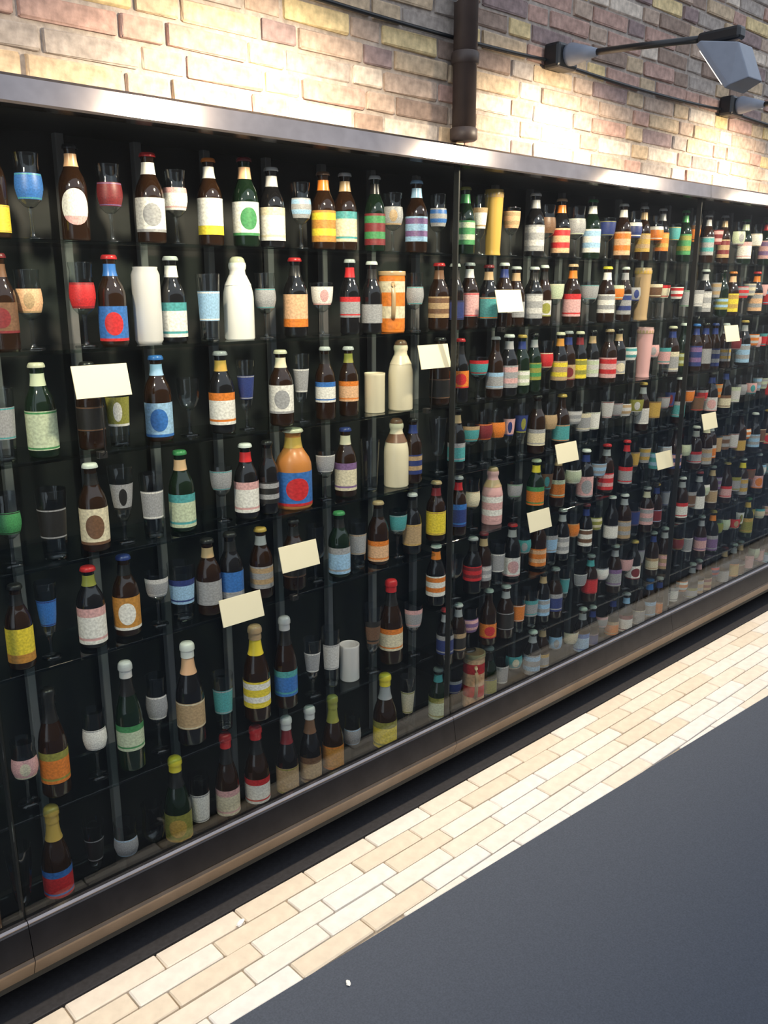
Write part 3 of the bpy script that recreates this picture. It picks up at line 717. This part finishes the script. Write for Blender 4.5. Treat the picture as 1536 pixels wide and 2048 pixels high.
def put_glass(zone, row, X, d, off, A, B, pat, z0, clear, where):
    kinds = ['goblet', 'tulip glass', 'tulip glass', 'tumbler', 'flute glass']
    k = rng.choice(kinds)
    if off < .05: k = rng.choice(('tumbler', 'goblet'))
    if off > .11: k = rng.choice(('flute glass', 'tulip glass'))
    G = GLASSES[k]
    R = d / 2 * (1.0 if k != 'flute glass' else .92)
    sz = rng.uniform(.92, 1.03)
    if clear > .27 and rng.random() < .6: sz *= 1.25
    sz = min(sz, (clear - .004) / G['top'])
    y = 1.93 + rng.uniform(-.006, .018)
    t = thing('beer_glass', ('%s with %s print, %s' % (k, W(A), where)) if A else ('plain clear %s, %s' % (k, where)),
              'glass', (X, y, z0), (0, 0, math.radians(-20 - 5 * min(X, 4) + rng.uniform(-12, 12))), GROUP['glass'])
    sc = (R, R, sz)
    mesh_obj('bowl', G['bowl'], BEER_GLASS, t, scale=sc)
    if G['stem']: mesh_obj('stem', G['stem'], BEER_GLASS, t, scale=sc)
    if G['foot']: mesh_obj('foot', G['foot'], BEER_GLASS, t, scale=sc)
    if A: mesh_obj('emblem', G['band'], PRINT[pat], t, scale=sc, ink=A, ink2=B)

def put_pot(kind, X, d, A, B, z0, clear, where):
    R = d / 2
    y = 1.935
    rz = math.radians(-25)
    if kind in 'mM':
        H = min(.176, clear - .01) if kind == 'm' else .215
        t = thing('beer_mug', '%s and %s striped mug with handle, %s' % (W(A), W(B), where), 'mug', (X, y, z0), (0, 0, 0), GROUP['mug'])
        mesh_obj('body', MUG_ME, GLAZE, t, scale=(R, R, H), ink=A)
        mesh_obj('printed_band', MUG_BAND, PRINT[3], t, (0, 0, 0), (0, 0, rz), (R, R, H), ink=A, ink2=B)
        mesh_obj('rim', MUG_RIM, GLAZE, t, scale=(R, R, H), ink='tan')
        mesh_obj('handle', handle_mesh(R, H * .25, H * .8, .022), GLAZE, t, (0, 0, 0), (0, 0, math.radians(52)), ink='tan')
    elif kind == 't':
        H = .118
        t = thing('stoneware_cup', 'plain %s stoneware cup, %s' % (W(A), where), 'cup', (X, y, z0), (0, 0, 0), GROUP['mug'])
        mesh_obj('body', MUG_ME, GLAZE, t, scale=(R, R, H), ink=A)
        mesh_obj('handle', handle_mesh(R, H * .25, H * .8, .020), GLAZE, t, (0, 0, 0), (0, 0, math.radians(215)), ink=A)
    elif kind == 'v':
        H = min(.205, clear - .006)
        t = thing('stoneware_flute', 'tall ribbed %s beaker, %s' % (W(A), where), 'beaker', (X, y, z0), (0, 0, rz), GROUP['mug'])
        mesh_obj('body', VASE_ME, GLAZE, t, scale=(R, R, H), ink=A)
        mesh_obj('rim', MUG_RIM, GLAZE, t, (0, 0, -H * .05), scale=(R, R, H), ink=B)
    else:
        H = min(.178, clear)
        t = thing('beer_can', 'plain pale %s can, %s' % (W(A), where), 'can', (X, y, z0), (0, 0, rz), GROUP['mug'])
        mesh_obj('body', CAN_ME, GLAZE, t, scale=(R, R, H), ink=A)
        mesh_obj('lid', lathe('lid', [(.80, .985), (.80, .995), (0, .995)], 24), STEEL, t, scale=(R, R, H))

COPPER = simple('copper_glaze', (0.50, 0.20, 0.05), 0.32)
for (zone, row), txt in ROWS.items():
    bay = BAY_L if zone == 'L' else BAY_R
    z0 = bay[row]
    clear = (bay[row - 1] - .008 if row else 1.982) - z0 - .004
    n_in = n_past = n_beyond = 0
    for word in txt.split():
        a, b, c, e, inks = word.split(',')
        kind, X, d, off, lh = a[0], int(a[1:]) / 1000, int(b) / 1000, int(c) / 1000, int(e) / 1000
        A, B, pat, neck, cap = c_(inks[0]), c_(inks[1]), int(inks[2]), c_(inks[3]), c_(inks[4])
        px = picture_x(X, 1.93, z0 + .1)
        if px < -20:
            where = '%s, %s past the picture edge' % (shelf_words(zone, row), ORD[n_past]); n_past += 1
        elif px > 1550:
            where = '%s, %s past the picture edge' % (shelf_words(zone, row), ORD[n_beyond]); n_beyond += 1
        else:
            where = '%s, %s from left' % (shelf_words(zone, row), ORD[n_in]); n_in += 1
        if kind in 'boBOsS':
            put_bottle(zone, row, kind, X, d, off, lh, A, B, pat, neck, cap or 'black', z0, clear, where)
        elif kind == 'g':
            put_glass(zone, row, X, d, off, A, B, pat, z0, clear, where)
        else:
            put_pot(kind, X, d, A, B, z0, clear, where)

# ------------------------------------------------------------------ cream cards on wire stems clipped to the shelf edges
CARDS = [(0.863, 1.446), (1.927, 1.443), (2.274, 1.602), (1.397, 0.925), (1.202, 0.821), (2.638, 1.057), (2.490, 0.827),
         (3.350, 0.933), (3.855, 1.443), (3.721, 1.061)]
CARD_WORDS = ['cream card standing before the third shelf, farthest left of all cards',
              'cream card just left of the mullion, before the third shelf',
              'cream card before the second shelf, the highest of all cards',
              'cream card in the left bay, right and higher of the low pair',
              'cream card in the left bay, lowest and left of the low pair',
              'cream card clipped to the fourth shelf edge, nearer one in right bay',
              'cream card clipped to the fifth shelf edge, lowest in right bay',
              'small looking cream card above the fifth shelf, far along the right bay',
              'cream card before the third shelf, farthest right of all cards',
              'cream card clipped to the fourth shelf edge, farther one in right bay']
card_me = box_mesh('card', -.065, .065, -.0012, .0012, -.036, .036, .0004)
for (X, Z), lab in zip(CARDS, CARD_WORDS):
    bay = BAY_L if X < JOINTS[2] else BAY_R
    zs = max([z for z in bay if z <= Z + .012])
    t = thing('price_card', lab, 'card', (X, 1.868, zs), group='cream cards along the shelf edges')
    dz = Z - zs
    mesh_obj('card', card_me, CARD, t, (0, -.026, dz), (math.radians(-14), 0, 0))
    mesh_obj('clip', box_mesh('clip', -.010, .010, -.004, .014, -.0125, .0035, .001), WIRE, t)
    mesh_obj('stem', tube_mesh('stem', [(0, -.003, -.004), (0, -.014, min(dz, .0) + .0), (0, -.0205, max(dz + .012, .02))], .0016, 6), WIRE, t)

# ------------------------------------------------------------------ litter
def scrap(x, y, z, s, label, seed):
    r = random.Random(seed)
    bm = bmesh.new()
    bmesh.ops.create_icosphere(bm, subdivisions=2, radius=1)
    for v in bm.verts:
        k = 1 + r.uniform(-.25, .25)
        v.co = Vector((v.co.x * s * 1.5 * k, v.co.y * s * .8 * k, v.co.z * s * .38 * k))
    lo = min(v.co.z for v in bm.verts)
    for v in bm.verts: v.co.z -= lo
    me = bpy.data.meshes.new('paper_scrap'); bm.to_mesh(me); bm.free()
    o = mesh_obj('paper_scrap', me, PAPER, None, (x, y, z), (0, 0, r.uniform(0, 3)))
    tag(o, label, 'litter', 'paper scraps on the ground')
scrap(1.06, 1.70, 0.001, .010, 'small white paper scrap lying on the cream pavers', 1)
scrap(1.135, 1.345, 0.003, .007, 'small white paper scrap lying on the grey asphalt', 2)
